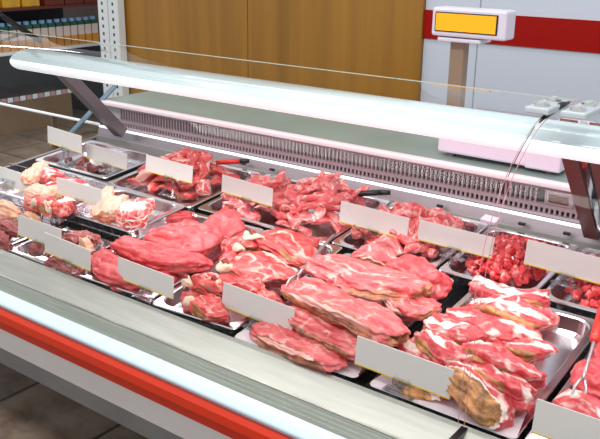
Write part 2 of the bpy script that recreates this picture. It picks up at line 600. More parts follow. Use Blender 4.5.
# grooved strip below the sill
bm = B()
ga, gb = S(1.262, 0.556), S(1.215, 0.502)
prof = []
n = 8
for i in range(n + 1):
    t = i / n
    y = ga[0] + (gb[0] - ga[0]) * t
    z = ga[1] + (gb[1] - ga[1]) * t
    prof.append((y, z + (0.004 if i % 2 else -0.003)))
prof += [(gb[0] + 0.03, gb[1] - 0.07), (ga[0] + 0.02, ga[1] - 0.07)]
obj('grooved_strip', prism_x(bm, prof, XL, XR), GREENGL, case)
# rounded white bumper
ba, bb = S(1.215, 0.502), S(1.178, 0.440)
prof = []
for i in range(13):
    t = i / 12
    y = ba[0] + (bb[0] - ba[0]) * t - 0.020 * math.sin(math.pi * t) - 0.0
    z = ba[1] + (bb[1] - ba[1]) * t + 0.004 * math.sin(math.pi * t)
    prof.append((y, z))
prof += [(bb[0] + 0.05, bb[1]), (ba[0] + 0.03, ba[1] - 0.02)]
obj('bumper', prism_x(B(), prof, XL, XR), BUMPM, case, smooth=False)
oa, ob = (bb[0] + 0.004, bb[1]), S(1.19, 0.358)
prof = [oa, (oa[0] - 0.012, oa[1] - 0.018), (oa[0] - 0.012, (oa[1] + ob[1]) / 2), (oa[0] + 0.004, (oa[1] + ob[1]) / 2 - 0.003), (oa[0] + 0.002, ob[1] + 0.006), ob, (ob[0] + 0.05, ob[1]), (oa[0] + 0.05, oa[1])]
obj('orange_stripe', prism_x(B(), prof, XL, XR), ORANGE, case)
pa, pb = (ob[0] + 0.006, ob[1]), S(1.225, 0.285)
prof = [pa, pb, (pb[0] + 0.03, pb[1] - 0.004), (pb[0] + 0.03, pa[1])]
obj('base_panel', prism_x(B(), prof, XL, XR), BASEM, case)
obj('kick_panel', box(B(), XL + 0.05, XR - 0.05, 1.56, 1.60, 0.0, 0.52), KICKM, case)
obj('case_underside', box(B(), XL, XR, 1.25, 2.30, 0.52, 0.545), KICKM, case)
obj('case_back', box(B(), XL, XR, 2.30, 2.34, 0.0, 0.74), KICKM, case)

# backsplash, rear wall, grille
bs = deck(0, 0.975, DB)
obj('backsplash', prism_x(B(), [(deck(0, .955, -.05).y, deck(0, .955, -.05).z), (2.322, 0.772), (2.342, 0.772), (2.36, 0.66), (bs.y, bs.z)], XL, XR), BACKST, case)
obj('reflection_lip', prism_x(B(), [(2.3215, 0.7725), (2.3195, 0.7785), (2.335, 0.7795), (2.35, 0.7725)], XL, XR), mat('glowing_reflection', (250, 252, 255), 0.3, emit=(235, 248, 255), estr=0.7), case)  # glowing strip added for the reflected line of the canopy lamp
# black oval studs on the backsplash
for x in (-1.98, -1.84, -1.14, -0.86, -0.72):
    c = deck(x, 0.962, 0.01)
    obj('backsplash_stud', box(B(), x - 0.011, x + 0.011, c.y - 0.009, c.y + 0.002, c.z + 0.0, c.z + 0.010, 0.003), BLACK, case)
obj('grille_backing', box(B(), -2.76, XR, 2.366, 2.372, 0.78, 0.885), mat('grille_backing_plate', (34, 28, 30), 0.6), case)
def slots(z0, z1, pitch, wid, y, x0, x1):
    bm = B()
    n = int((x1 - x0) / pitch)
    for i in range(n):
        x = x0 + i * pitch
        box(bm, x, x + wid, y, y + 0.012, z0, z1)
    return bm
obj('grille', slots(0.818, 0.862, 0.0165, 0.0062, 2.352, -2.75, -0.82), PINKST, case)
obj('grille', slots(0.818, 0.862, 0.0165, 0.0062, 2.352, -0.73, XR), PINKST, case)
obj('lower_grille', slots(0.790, 0.806, 0.0165, 0.0070, 2.345, -2.75, XR), PINKST, case)
bm = B()
box(bm, -2.76, XR, 2.345, 2.366, 0.806, 0.818)
box(bm, -2.76, XR, 2.35, 2.366, 0.862, 0.872)
box(bm, -2.76, XR, 2.342, 2.366, 0.780, 0.790)
obj('grille_rail', bm, PINKST, case)
bm = box(B(), -0.82, -0.73, 2.346, 2.366, 0.818, 0.862, 0.003)
tp = obj('thermometer_panel', bm, PINKST, case)
obj('thermometer_window', box(B(), -0.805, -0.745, 2.343, 2.3465, 0.828, 0.852), mat('brown_window', (84, 52, 40), 0.3), tp)
# worktop behind with white front lip
obj('worktop_lip', box(B(), -2.88, XR, 2.335, 2.372, 0.872, 0.890, 0.005), mat('pale_pink_lip', (246, 226, 232), 0.3), case)
obj('rear_worktop', box(B(), -2.88, XR, 2.362, 2.74, 0.874, 0.889, 0.003), SHELFM, case)
obj('rear_cabinet', box(B(), -2.88, XR, 2.372, 2.70, 0.0, 0.873), KICKM, case)

# black wire rack under the trays
bm = B()
wire_w = -0.056
for i in range(int((XR - XL) / 0.03)):
    x = XL + 0.02 + i * 0.03
    a, b_ = deck(x, 0.015, wire_w), deck(x, 0.94, wire_w)
    tube(bm, [a, b_], 0.0016, 4, False)
for v in (0.02, 0.12, 0.24, 0.36, 0.48, 0.56, 0.70, 0.85, 0.93):
    tube(bm, [deck(XL + 0.01, v, wire_w - .003), deck(XR - 0.01, v, wire_w - .003)], 0.0022, 4, False)
obj('wire_rack', bm, WIREM, case)
# wire riser carrying the middle row on the left
bm = B()
for v in (0.245, 0.50):
    for w in (0.012, -0.02):
        tube(bm, [deck(-2.83, v, w), deck(-1.80, v, w)], 0.002, 6)
    for i in range(20):
        x = -2.82 + i * 0.053
        tube(bm, [deck(x, v, -0.055), deck(x, v, 0.012)], 0.0022, 6)
obj('wire_riser', bm, CHROME, case)

# end panels
def end_panel(x0, x1):
    prof = [(1.262, 0.53), (2.34, 0.50), (2.36, 0.735), (1.3, 0.635)]
    return prism_x(B(), prof, x0, x1)
obj('end_panel', end_panel(XL - 0.02, XL), DARKST, case)
obj('end_panel', end_panel(XR, XR + 0.03), STEEL, case)

# glass: (y, z) curve of the front pane
GC = [(1.322, 0.655), (1.330, 0.78), (1.345, 0.90), (1.358, 0.97), (1.378, 1.04), (1.405, 1.09), (1.445, 1.145), (1.49, 1.183), (1.545, 1.218), (1.60, 1.236), (1.66, 1.244), (1.74, 1.245), (1.80, 1.243)]
def smooth_curve(c, n=4):
    out = []
    for i in range(len(c) - 1):
        p0 = Vector(c[max(i - 1, 0)]); p1 = Vector(c[i]); p2 = Vector(c[i + 1]); p3 = Vector(c[min(i + 2, len(c) - 1)])
        for k in range(n):
            t = k / n
            out.append(0.5 * ((2 * p1) + (p2 - p0) * t + (2 * p0 - 5 * p1 + 4 * p2 - p3) * t * t + (3 * p1 - p0 - 3 * p2 + p3) * t ** 3))
    out.append(Vector(c[-1]))
    return out
GS = smooth_curve(GC)
def pane(x0, x1):
    bm = B()
    inner = []
    for i, p in enumerate(GS):
        d = (GS[min(i + 1, len(GS) - 1)] - GS[max(i - 1, 0)]).normalized()
        inner.append(p + Vector((-d.y, d.x)) * -0.006)
    rows = [[bm.verts.new((x, q.x, q.y)) for q in GS] for x in (x0, x1)]
    for i in range(len(GS) - 1):
        bm.faces.new((rows[0][i], rows[1][i], rows[1][i + 1], rows[0][i + 1]))
    return bm
def edge_strip(x, r=0.0022):
    return tube(B(), [(x, q.x, q.y) for q in GS], r, 6)
for (x0, x1) in ((-2.84, -0.583), (-0.572, XR)):
    g = obj('front_glass', pane(x0, x1), GLASS, case, smooth=True)
    obj('glass_edge', edge_strip(x0 + 0.001, 0.0008 if x0 > -1 else 0.003), PINKEDGE if x0 > -1 else GLEDGE, g)
    obj('glass_edge', edge_strip(x1 - 0.001, 0.0008), PINKEDGE if x1 < 0 else GLEDGE, g)
    bm = tube(B(), [(x0, 1.80, 1.243), (x1, 1.80, 1.243)], 0.0012, 6)
    obj('rear_glass_edge', bm, GLEDGE, g)
# glass end pane on the left
bm = B()
poly = [(q.x, q.y) for q in GS[:45:2]] + [(1.9, 1.10), (2.30, 0.80), (2.31, 0.77), (1.34, 0.66)]
vs = [bm.verts.new((XL + 0.012, y, z)) for y, z in poly]
bm.faces.new(vs)
obj('end_glass', bm, GLASS, case)
bm = B()
tube(bm, [(XL - 0.0, 2.165, 0.77), (XL - 0.0, 2.43, 0.944)], 0.011, 8)
obj('end_reflection_bar', bm, mat('blue_grey_reflection', (120, 142, 158), 0.3, 0.4), case)  # bar added for the bluish reflection streak at the end glass
# clear clamps across the joint, with metal discs, and the black gasket
for x0 in (-0.614, -0.540):
    zc = 1.2455
    cl = obj('glass_clamp', box(B(), x0, x0 + 0.052, 1.578, 1.70, zc, zc + 0.014, 0.004), mat('translucent_grey_clamp', (176, 184, 188), 0.2), case)
    for y in (1.605, 1.675):
        d = obj('clamp_disc', cyl(B(), (x0 + 0.026, y), 0.0155, zc + 0.014, zc + 0.020), STEEL, cl, smooth=False)
        obj('clamp_screw', cyl(B(), (x0 + 0.026, y), 0.008, zc + 0.020, zc + 0.023), GLEDGE, d)
bm = tube(B(), [(-0.578, 1.575, 1.231), (-0.577, 1.59, 1.237), (-0.572, 1.62, 1.248), (-0.565, 1.66, 1.256), (-0.560, 1.69, 1.258)], [0.0015, 0.004, 0.008, 0.007, 0.002], 8)
obj('joint_gasket', bm, BLACK, case, smooth=True)
bm = tube(B(), [(-0.579, q.x - 0.002, q.y + 0.002) for q in GS[24:34]], 0.0009, 6)
obj('gasket_tail', bm, BLACK, case)

# canopy lamp cover
cy_, cz_ = 1.765, 1.160
prof_t, prof_b = [], []
N_ = 28
for i in range(N_):
    a = 2 * math.pi * i / N_
    y, z = cy_ + 0.082 * math.cos(a), cz_ + 0.037 * math.sin(a)
    prof_t.append((y, z))
can = obj('canopy_cover', prism_x(B(), prof_t, -2.53, XR), CANOPY, case)
me = can.data
me.materials.append(DIFF)
for p in me.polygons:
    p.use_smooth = len(p.vertices) == 4
    if p.normal.z < 0.25 and p.normal.y < 0.2 and len(p.vertices) == 4:
        p.material_index = 1
obj('canopy_end', prism_x(B(), [(cy_ + 0.05 * math.cos(a), cz_ + 0.03 * math.sin(a)) for a in [2 * math.pi * i / 16 for i in range(16)]], -2.56, -2.53), CHROME, can)
area('canopy_lamp', (-1.2, 1.755, 1.115), (R(-14), 0, 0), 3.0, 0.10, 5.5, (1, 0.92, 0.93), None)

# brackets from canopy to rear
def bracket(x, m, w=0.05, name='canopy_bracket', y0=1.925, z0=1.155, y1=2.275, z1=0.785):
    d = Vector((y1 - y0, z1 - z0)).normalized()
    nrm = Vector((-d.y, d.x)) * 0.022
    a, c = Vector((y0, z0)), Vector((y1, z1))
    prof = [tuple(a + nrm), tuple(c + nrm), tuple(c - nrm), tuple(a - nrm)]
    return obj(name, prism_x(B(), prof, x - w / 2, x + w / 2), m, case)
bracket(-2.66, DARKST)
bracket(-0.640, BROWNST, 0.042)
bracket(-0.604, CHROME, 0.016)
bracket(-0.562, BROWNST, 0.055)
obj('sill_joint', box(B(), -0.580, -0.566, 1.27, 1.334, 0.640, 0.6505), BLACK, case)
# black lifting rod at the left end
obj('lift_rod', tube(B(), [(-2.70, 1.60, 1.42), (-2.70, 1.94, 1.195)], 0.010, 10), BLACK, case, smooth=True)

# ================================================================ TRAYS
def rrect(hx, hy, r, n=6):
    out = []
    for cx, cy, a0 in ((hx - r, hy - r, 0), (-hx + r, hy - r, 90), (-hx + r, -hy + r, 180), (hx - r, -hy + r, 270)):
        for i in range(n + 1):
            a = R(a0 + 90 * i / n)
            out.append((cx + r * math.cos(a), cy + r * math.sin(a)))
    return out
def tray_bm(w, d, rim=0.016, front=0.016, depth=0.048, cr=0.045):
    bm = B()
    hx, hy = w / 2, d / 2
    oy = (front - rim) / 2
    loops = [
        (rrect(hx - 0.002, hy - 0.002, 0.014), -0.006, 0),
        (rrect(hx, hy, 0.014), -0.003, 0),
        (rrect(hx - 0.002, hy - 0.002, 0.014), 0.0, 0),
        (rrect(hx - rim, hy - (rim + front) / 2, cr), 0.0, oy),
        (rrect(hx - rim - 0.003, hy - (rim + front) / 2 - 0.003, cr), -0.003, oy),
        (rrect(hx - rim - 0.008, hy - (rim + front) / 2 - 0.008, cr * .95), -depth * 0.8, oy),
        (rrect(hx - rim - 0.018, hy - (rim + front) / 2 - 0.018, cr * .8), -depth, oy),
        (rrect(hx * 0.4, hy * 0.4, cr * 0.4), -depth, oy)]
    prev = None
    for pts, z, o in loops:
        ring = [bm.verts.new((x, y + o, z)) for x, y in pts]
        if prev:
            n = len(ring)
            for i in range(n):
                bm.faces.new((prev[i], prev[(i + 1) % n], ring[(i + 1) % n], ring[i]))
        prev = ring
    bm.faces.new(prev)
    bmesh.ops.recalc_face_normals(bm, faces=bm.faces)
    bmesh.ops.reverse_faces(bm, faces=[f for f in bm.faces]) if False else None
    return bm
#       key   x     v     w     wid   dep  yaw rim front  label
TRAYS = [
    ('A', -2.375, 0.140, 0.000, 0.42, 0.250, 0, .012, .014, 'shallow steel tray at the far front left corner of the case'),
    ('B', -2.015, 0.118, 0.000, 0.27, 0.215, 0, .012, .012, 'small steel tray of dark meat behind two price cards'),
    ('C', -1.695, 0.280, 0.000, 0.335, 0.520, 2.5, .016, .016, 'steel tray holding large smooth red beef joints'),
    ('D', -1.378, 0.290, 0.000, 0.285, 0.540, 4, .012, .014, 'steel tray under the pile of bone-in chops, left of the steaks'),
    ('E', -1.040, 0.280, 0.000, 0.350, 0.540, 3, .014, .045, 'steel tray of pink steaks with a wide front flange reflecting white'),
    ('F', -0.646, 0.280, 0.000, 0.343, 0.530, 0, .016, .050, 'steel tray of rib strips with its right rear part bare'),
    ('G', -0.300, 0.280, 0.000, 0.325, 0.530, 0, .016, .030, 'steel tray of dark beef slices cut off by the right edge'),
    ('M1', -2.395, 0.375, 0.040, 0.42, 0.270, 0, .012, .012, 'raised steel tray of pork ribs in the middle row'),
    ('M2', -2.000, 0.370, 0.040, 0.34, 0.250, 0, .012, .012, 'raised steel tray of pork belly blocks in the middle row'),
    ('R1', -2.590, 0.750, 0.000, 0.44, 0.300, 0, .014, .014, 'nearly empty shiny steel tray at the back left corner'),
    ('R2', -2.105, 0.750, 0.000, 0.45, 0.390, 0, .014, .016, 'back row steel tray with reddish marbled chops, second from the left'),
    ('R3', -1.588, 0.760, 0.000, 0.540, 0.390, 0, .014, .016, 'wide back row steel tray heaped with pink strips'),
    ('R4', -1.133, 0.760, 0.000, 0.350, 0.370, 0, .014, .016, 'back row steel tray of mixed pale pink cuts'),
    ('R5', -0.808, 0.755, 0.000, 0.280, 0.350, 0, .012, .014, 'back row steel tray of small diced red meat, left of the joint'),
    ('R6', -0.450, 0.755, 0.000, 0.410, 0.350, 0, .012, .014, 'back row steel tray of diced red meat at the right edge'),
]
TM = {}
for key, x, v, w, wid, dep, yaw, rim, front, lab in TRAYS:
    o = obj('meat_tray', tray_bm(wid, dep, rim, front), TRAYM, smooth=False, mats=[TRAYM, WREFL])
    if key in 'EF':
        for p in o.data.polygons:
            if p.center.z > -0.0035 and p.center.y < 0:
                p.material_index = 1  # front rim painted with its white reflection
    o.matrix_world = deck_matrix(x, v, w, yaw)
    tag(o, lab, 'tray', 'steel meat trays')
    TM[key] = o

# ================================================================ MEAT
PIECES = [
  ('C', 'deep', -1.671, 0.315, 0.02, 12.6, 0.229, 0.17, 0.085, 0, 0, 2.8, 0, 'large rounded bright red beef joint in the middle of the smooth joints tray'),
  ('C', 'deep', -1.658, 0.483, 0.01, -31.6, 0.177, 0.14, 0.05, 0, 6, 4, 0, 'flat cut red beef block at the back right corner of the joints tray'),
  ('C', 'deep', -1.657, 0.182, 0.02, 7.7, 0.359, 0.1, 0.075, 0, 0, 2.6, 0.5, 'long tapering red beef muscle lying across the joints tray'),
  ('C', 'deep', -1.704, 0.087, 0.01, -5.0, 0.274, 0.12, 0.075, 0, 8, 2.8, 0.4, 'smooth pale red beef piece at the front left of the joints tray, behind the card'),
  ('C', 'deep', -1.854, 0.447, 0.0, 66.3, 0.169, 0.05, 0.04, 0, 0, 2.4, 0, 'narrow red beef strip along the left rim of the joints tray'),
  ('C', 'deep', -1.58, 0.147, -0.01, 23.6, 0.085, 0.07, 0.04, 0, 0, 2.6, 0, 'small red beef offcut in the front right corner of the joints tray'),
  ('C', 'deep', -1.615, 0.42, -0.005, 49.7, 0.094, 0.05, 0.05, 0, 0, 2.6, 0, 'small red beef piece by the right rim of the joints tray'),
  ('D', 'rim', -1.466, 0.366, 0.03, 75.1, 0.137, 0.11, 0.05, 8, 5, 3, 0, 'thick marbled steak with a bone end at the back left of the bone-in pile'),
  ('D', 'rim', -1.34, 0.413, 0.03, -9.0, 0.269, 0.15, 0.05, 5, -6, 3.2, 0, 'broad bright red steak at the back right of the bone-in pile'),
  ('D', 'rim', -1.306, 0.242, 0.045, -2.4, 0.212, 0.14, 0.055, 0, 4, 3, 0, 'marbled steak with a wavy fat seam in the middle of the bone-in pile'),
  ('D', 'deep', -1.435, 0.268, 0.02, 40.1, 0.082, 0.08, 0.05, 0, 0, 2.8, 0, 'pink boneless lump at the left of the bone-in pile'),
  ('D', 'rim', -1.377, 0.112, 0.035, 11.6, 0.13, 0.09, 0.06, 0, 0, 3.4, 0, 'bone-in chop with a dark cut end beside the tray rim'),
  ('D', 'rim', -1.308, 0.154, 0.035, 5.4, 0.15, 0.1, 0.05, 0, 0, 3.4, 0, 'pale fatty chop with a thick bone behind the price card'),
  ('D', 'rib', -1.257, 0.263, 0.03, 71.4, 0.11, 0.09, 0.045, 0, 0, 2.8, 0, 'small bright red chop under the fork end'),
  ('D', 'rim', -1.309, 0.048, 0.02, -2.4, 0.144, 0.08, 0.045, 0, 0, 3, 0, 'lowest front chop with a bone stub at the front edge of the bone-in pile'),
  ('D', 'deep', -1.387, 0.062, 0.01, -3.1, 0.092, 0.07, 0.04, 0, 0, 2.6, 0, 'small red trimming at the front left corner of the bone-in pile'),
  ('D', 'rib', -1.339, 0.499, 0.01, 74.0, 0.083, 0.06, 0.04, 0, 0, 2.6, 0, 'narrow red trimming at the back right corner of the bone-in pile'),
  ('D', 'rim', -1.204, 0.138, 0.02, 2.7, 0.127, 0.07, 0.045, 0, 0, 3, 0, 'fatty chop mostly hidden behind the price card at the bone-in pile'),
  ('E', 'steak', -1.032, 0.331, 0.055, 3.4, 0.352, 0.17, 0.055, 0, -12, 4, 0, 'broad pink marbled shoulder steak at the top of the steaks tray'),
  ('E', 'steak', -0.984, 0.163, 0.06, -14.2, 0.403, 0.125, 0.055, 0, -14, 4.2, 0, 'long pink steak with a browned edge in the middle of the steaks tray'),
  ('E', 'deep', -0.942, 0.447, 0.03, -12.1, 0.196, 0.13, 0.08, 0, -8, 3, 0, 'bright red tied beef lump at the back right of the steaks tray'),
  ('E', 'steak', -0.885, 0.302, 0.035, -15.7, 0.148, 0.12, 0.05, 0, -10, 3.4, 0, 'pale pink cut beside the right rim of the steaks tray'),
  ('E', 'steak', -0.983, 0.092, 0.035, -4.9, 0.295, 0.095, 0.05, 0, -12, 3.8, 0, 'pink steak with brown fat side below the long steak'),
  ('E', 'steak', -1.01, 0.042, 0.01, -7.5, 0.32, 0.1, 0.045, 0, -8, 3.6, 0, 'lowest steak lying on the front rim of the steaks tray'),
  ('E', 'steak', -1.11, 0.524, 0.015, 16.1, 0.148, 0.09, 0.045, 0, 0, 3, 0, 'red steak at the back of the steaks tray'),
  ('F', 'rib', -0.693, 0.475, 0.035, 7.3, 0.198, 0.075, 0.06, 0, 8, 3.6, 0.3, 'rear rib strip with a white fat patch on top'),
  ('F', 'rib', -0.645, 0.36, 0.055, 0.8, 0.213, 0.075, 0.065, 0, 6, 3.6, 0.3, 'second rib strip from the back with a long white fat band'),
  ('F', 'rib', -0.647, 0.266, 0.055, -2.9, 0.239, 0.075, 0.065, 0, 2, 3.6, 0.3, 'third rib strip from the back with an orange bone side'),
  ('F', 'rib', -0.703, 0.228, 0.045, -7.0, 0.188, 0.07, 0.06, 0, 2, 3.6, 0.3, 'rib strip whose left end stands out by the left rim'),
  ('F', 'rib', -0.582, 0.244, 0.04, -0.3, 0.179, 0.065, 0.06, 0, 0, 3.6, 0.3, 'rib strip ending by the bare right part of the rib tray'),
  ('F', 'rib', -0.688, 0.136, 0.05, -10.3, 0.174, 0.07, 0.06, 0, 0, 3.6, 0.3, 'curved rib strip in the middle left of the rib tray'),
  ('F', 'rib', -0.572, 0.151, 0.055, -6.7, 0.187, 0.065, 0.06, 0, -6, 3.6, 0.3, 'rib strip with two fat bands right of the middle of the tray'),
  ('F', 'rib', -0.571, 0.101, 0.045, -9.4, 0.191, 0.07, 0.065, 0, -12, 3, 0.4, 'second rib strip from the front with a curved fat line'),
  ('F', 'ribbone', -0.593, 0.062, 0.035, -20.0, 0.19, 0.075, 0.07, 0, -22, 3.2, 0.4, 'front rib strip showing its brown bony side'),
  ('F', 'ribbone', -0.717, 0.065, 0.015, -13.4, 0.163, 0.07, 0.055, 0, -14, 3.2, 0.2, 'rib strip with brown side behind the price card at the front left'),
  ('F', 'rib', -0.75, 0.131, 0.03, -9.6, 0.108, 0.08, 0.05, 0, 0, 3, 0.2, 'short rib strip end at the left rim of the rib tray'),
  ('G', 'deep', -0.4, 0.26, 0.02, -7.8, 0.111, 0.1, 0.06, 0, 0, 3, 0.2, 'dark red beef slice under the fork at the right edge'),
  ('G', 'rib', -0.389, 0.137, 0.02, 0.5, 0.12, 0.09, 0.05, 0, 0, 3, 0.2, 'red slice with a white fat rim behind the front right card'),
  ('G', 'deep', -0.401, 0.391, 0.02, 0.0, 0.105, 0.1, 0.05, 0, 0, 3, 0.2, 'dark red beef slice at the back of the right edge tray'),
  ('G', 'deep', -0.32, 0.15, 0.02, -18.4, 0.136, 0.09, 0.05, 0, 0, 3, 0.2, 'dark red beef slice at the front of the right edge tray'),
  ('A', 'pale', -2.405, 0.168, 0.02, 1.8, 0.221, 0.06, 0.05, 0, 0, 2.6, 0, 'pale skin-on piece at the back of the front left tray'),
  ('A', 'dark', -2.264, 0.089, 0.015, 3.8, 0.211, 0.07, 0.05, 0, 0, 2.6, 0, 'purplish red lump in the front left tray'),
  ('A', 'dark', -2.219, 0.024, 0.005, 3.2, 0.16, 0.06, 0.045, 0, 0, 2.6, 0, 'marbled dark lump at the front of the front left tray'),
  ('A', 'pale', -2.257, 0.19, 0.01, -2.5, 0.093, 0.05, 0.04, 0, 0, 2.6, 0, 'small yellowish piece beside the front left cards'),
  ('B', 'dark', -1.963, 0.156, 0.01, 8.9, 0.156, 0.08, 0.055, 0, 0, 2.6, 0, 'dark red meat heap at the back of the small steel tray'),
  ('B', 'dark', -2.05, 0.065, -0.005, -6.3, 0.118, 0.06, 0.04, 0, 0, 2.6, 0, 'dark reddish piece at the left of the small steel tray'),
  ('B', 'dark', -1.869, 0.025, -0.005, 1.1, 0.153, 0.07, 0.05, 0, 0, 2.6, 0, 'dark red piece at the front of the small steel tray'),
  ('B', 'pale', -1.897, 0.126, 0.025, -20.1, 0.108, 0.035, 0.035, 0, 0, 2.6, 0, 'small pale trimming on top of the small steel tray'),
  ('B', 'dark', -1.902, 0.105, -0.005, 10.3, 0.117, 0.07, 0.04, 0, 0, 2.6, 0, 'dark red piece in the middle of the small steel tray'),
  ('M1', 'roll', -2.454, 0.366, 0.075, 121.5, 0.185, 0.065, 0.06, 0, 0, 2.4, 0, 'pale rolled pork joint with a round cut end at the far left'),
  ('M1', 'rib', -2.409, 0.398, 0.06, 53.7, 0.098, 0.08, 0.05, 0, 0, 2.8, 0, 'small red chop next to the pale rolled joint'),
  ('M1', 'rib', -2.24, 0.342, 0.07, 13.2, 0.197, 0.06, 0.05, 0, 0, 2.8, 0, 'long pink pork piece along the back of the pork ribs tray'),
  ('M1', 'roll', -2.284, 0.266, 0.065, 7.3, 0.142, 0.09, 0.05, 0, 0, 3.4, 0, 'cream fat slab on top of the pork ribs'),
  ('M1', 'rim', -2.276, 0.22, 0.05, -4.6, 0.123, 0.06, 0.05, 0, 0, 3, 0, 'pork rib chop at the left front of the pork ribs tray'),
  ('M1', 'rim', -2.204, 0.222, 0.05, -4.8, 0.119, 0.06, 0.05, 0, 0, 3, 0, 'pork rib chop in the middle front of the pork ribs tray'),
  ('M1', 'rim', -2.151, 0.243, 0.05, -1.2, 0.097, 0.07, 0.05, 0, 0, 3, 0, 'pork rib chop at the right front of the pork ribs tray'),
  ('M2', 'skin', -2.032, 0.327, 0.075, 128.0, 0.227, 0.04, 0.045, 0, 0, 2.6, 0.6, 'curved orange skin-on pork strip standing in the tray'),
  ('M2', 'skin', -1.982, 0.321, 0.06, 119.6, 0.125, 0.075, 0.055, 0, 0, 7, 0, 'pork belly block with plain cream skin on top'),
  ('M2', 'mrib', -1.892, 0.34, 0.06, 120.0, 0.148, 0.085, 0.055, 0, 0, 7, 0, 'pork belly block with a marbled red cut face'),
  ('M2', 'skin', -2.03, 0.288, 0.045, 10.6, 0.049, 0.05, 0.03, 0, 0, 2.6, 0, 'small flat skin offcut beside the pork belly blocks'),
]
BED = {'A': 'front left tray', 'B': 'small tray', 'C': 'joints tray', 'D': 'bone-in tray', 'E': 'steaks tray', 'F': 'rib tray', 'G': 'right edge tray', 'M1': 'pork ribs tray', 'M2': 'pork belly tray'}
KIND = {'deep': 'beef_piece', 'rim': 'bone_in_chop', 'rib': 'rib_strip', 'ribbone': 'rib_strip', 'steak': 'steak', 'dark': 'dark_meat_piece', 'pale': 'pale_meat_piece', 'roll': 'pork_joint', 'skin': 'pork_belly_piece', 'mrib': 'pork_belly_piece'}
for i, (key, style, x, v, w, yaw, L, W, T, pitch, roll, k, bend, lab) in enumerate(PIECES):
    o = obj(KIND[style], meat_bm(L, W, T, style, k, bend, seed=100 + i, sub=5 if L > 0.12 else 4), MM[style], smooth=True)
    o.matrix_world = deck_matrix(x, v, w, yaw, pitch, roll)
    tag(o, lab, 'meat', 'meat in the ' + BED[key])
    # cut bones on the bone-in pieces
    if style == 'rim':
        rnd = random.Random(i)
        sx = 1 if rnd.random() > 0.5 else -1
        bx = sx * L * 0.36
        bm = meat_bm(L * 0.26, W * 0.34, T * 0.55, 'deep', 3.0, 0.3, seed=i + 900, sub=3)
        bmesh.ops.translate(bm, verts=bm.verts, vec=(bx, -W * 0.36, T * 0.34))
        bo = obj('bone', bm, BONEM, o, smooth=True)
        bm = meat_bm(L * 0.13, W * 0.15, T * 0.2, 'deep', 2.4, 0, seed=i + 950, sub=2)
        bmesh.ops.translate(bm, verts=bm.verts, vec=(bx, -W * 0.36, T * 0.60))
        obj('marrow', bm, MARROW, bo, smooth=True)

# small cuts heaped in the back row: a few shapes, each piece an object of its own
def heap(shapes, name, cat_, label, group, count, cx, cv, hx, hv, base, top, seed, flat=25):
    rnd = random.Random(seed)
    protos = shapes
    for i in range(count):
        # quasi-random spread, higher in the middle
        a = (i * 0.618034) % 1.0
        r = math.sqrt((i + 0.5) / count)
        th = 2 * math.pi * a * 1.0 + 2.39996 * i * 0
        th = 2.39996 * i
        x = cx + hx * r * math.cos(th) + rnd.uniform(-.006, .006)
        v = cv + hv * r * math.sin(th) + rnd.uniform(-.006, .006)
        h = base + (top - base) * (1 - r ** 1.6)
        p = protos[rnd.randrange(len(protos))]
        if p.get('used'):
            o = p.copy()
        else:
            o = p
            p['used'] = 1
        COL.objects.link(o)
        m = deck_matrix(x, v, h + rnd.uniform(-.008, .008), rnd.uniform(0, 360), rnd.uniform(-flat, flat), rnd.uniform(-flat, flat))
        s = rnd.uniform(0.8, 1.2)
        o.matrix_world = m @ Matrix.Scale(s, 4)
        tag(o, label, cat_, group)
        if 'used' in o:
            pass
        HEAPED.append(o)
HEAPED = []
def shapes(name, style, L, W, T, n, seed, k=2.8, bend=0.4, sub=3):
    out = []
    for i in range(n):
        rnd = random.Random(seed + i)
        f = rnd.uniform(0.8, 1.25)
        bm = meat_bm(L * f, W * rnd.uniform(0.8, 1.2), T * rnd.uniform(0.85, 1.2), style, k, bend * rnd.uniform(-1, 1), seed + i, sub)
        me = bpy.data.meshes.new(name)
        bm.normal_update(); bm.to_mesh(me); bm.free()
        me.materials.append(MM[style])
        me.polygons.foreach_set('use_smooth', [True] * len(me.polygons))
        out.append(bpy.data.objects.new(name, me))
    return out
heap(shapes('dark_scrap', 'dark', .07, .04, .02, 3, 10), 'dark_scrap', 'meat', 'thin dark red scrap lying in the nearly empty back left tray', 'scraps in the back left tray', 5, -2.62, .72, .13, .05, -.035, -.03, 1, 6)
heap(shapes('marbled_chop', 'rim', .11, .07, .028, 4, 20, 3) + shapes('marbled_chop', 'mrib', .09, .06, .03, 2, 26, 3), 'marbled_chop', 'meat', 'small marbled red chop heaped in the second back row tray from the left', 'marbled chops in the back row', 34, -2.10, .765, .175, .13, -.02, .075, 2, 25)
heap(shapes('pink_strip', 'pink', .12, .045, .03, 5, 40, 2.6, .8), 'pink_strip', 'meat', 'pale pink meat strip on the left of the wide back row tray', 'pink cuts at the left of the wide back tray', 30, -1.72, .755, .115, .125, -.02, .05, 3, 22)
heap(shapes('pink_strip', 'pink', .10, .038, .022, 5, 50, 2.6, .9), 'pink_strip', 'meat', 'pink meat strip in the high heap right of the wide back row tray', 'pink strips heaped high in the wide back tray', 64, -1.475, .765, .145, .135, -.02, .105, 4, 30)
heap(shapes('mixed_cut', 'pink', .10, .05, .035, 5, 60, 2.6, .6) + shapes('mixed_cut', 'rim', .09, .05, .035, 2, 66), 'mixed_cut', 'meat', 'pinkish soft cut heaped in the mixed back row tray', 'mixed cuts in the back row', 42, -1.133, .765, .135, .135, -.02, .065, 5, 30)
heap(shapes('meat_cube', 'red', .034, .028, .024, 6, 70, 3.4, .1), 'meat_cube', 'meat', 'small red cube of diced meat left of the glass joint', 'diced meat left of the glass joint', 110, -.808, .76, .108, .140, -.018, .03, 6, 45)
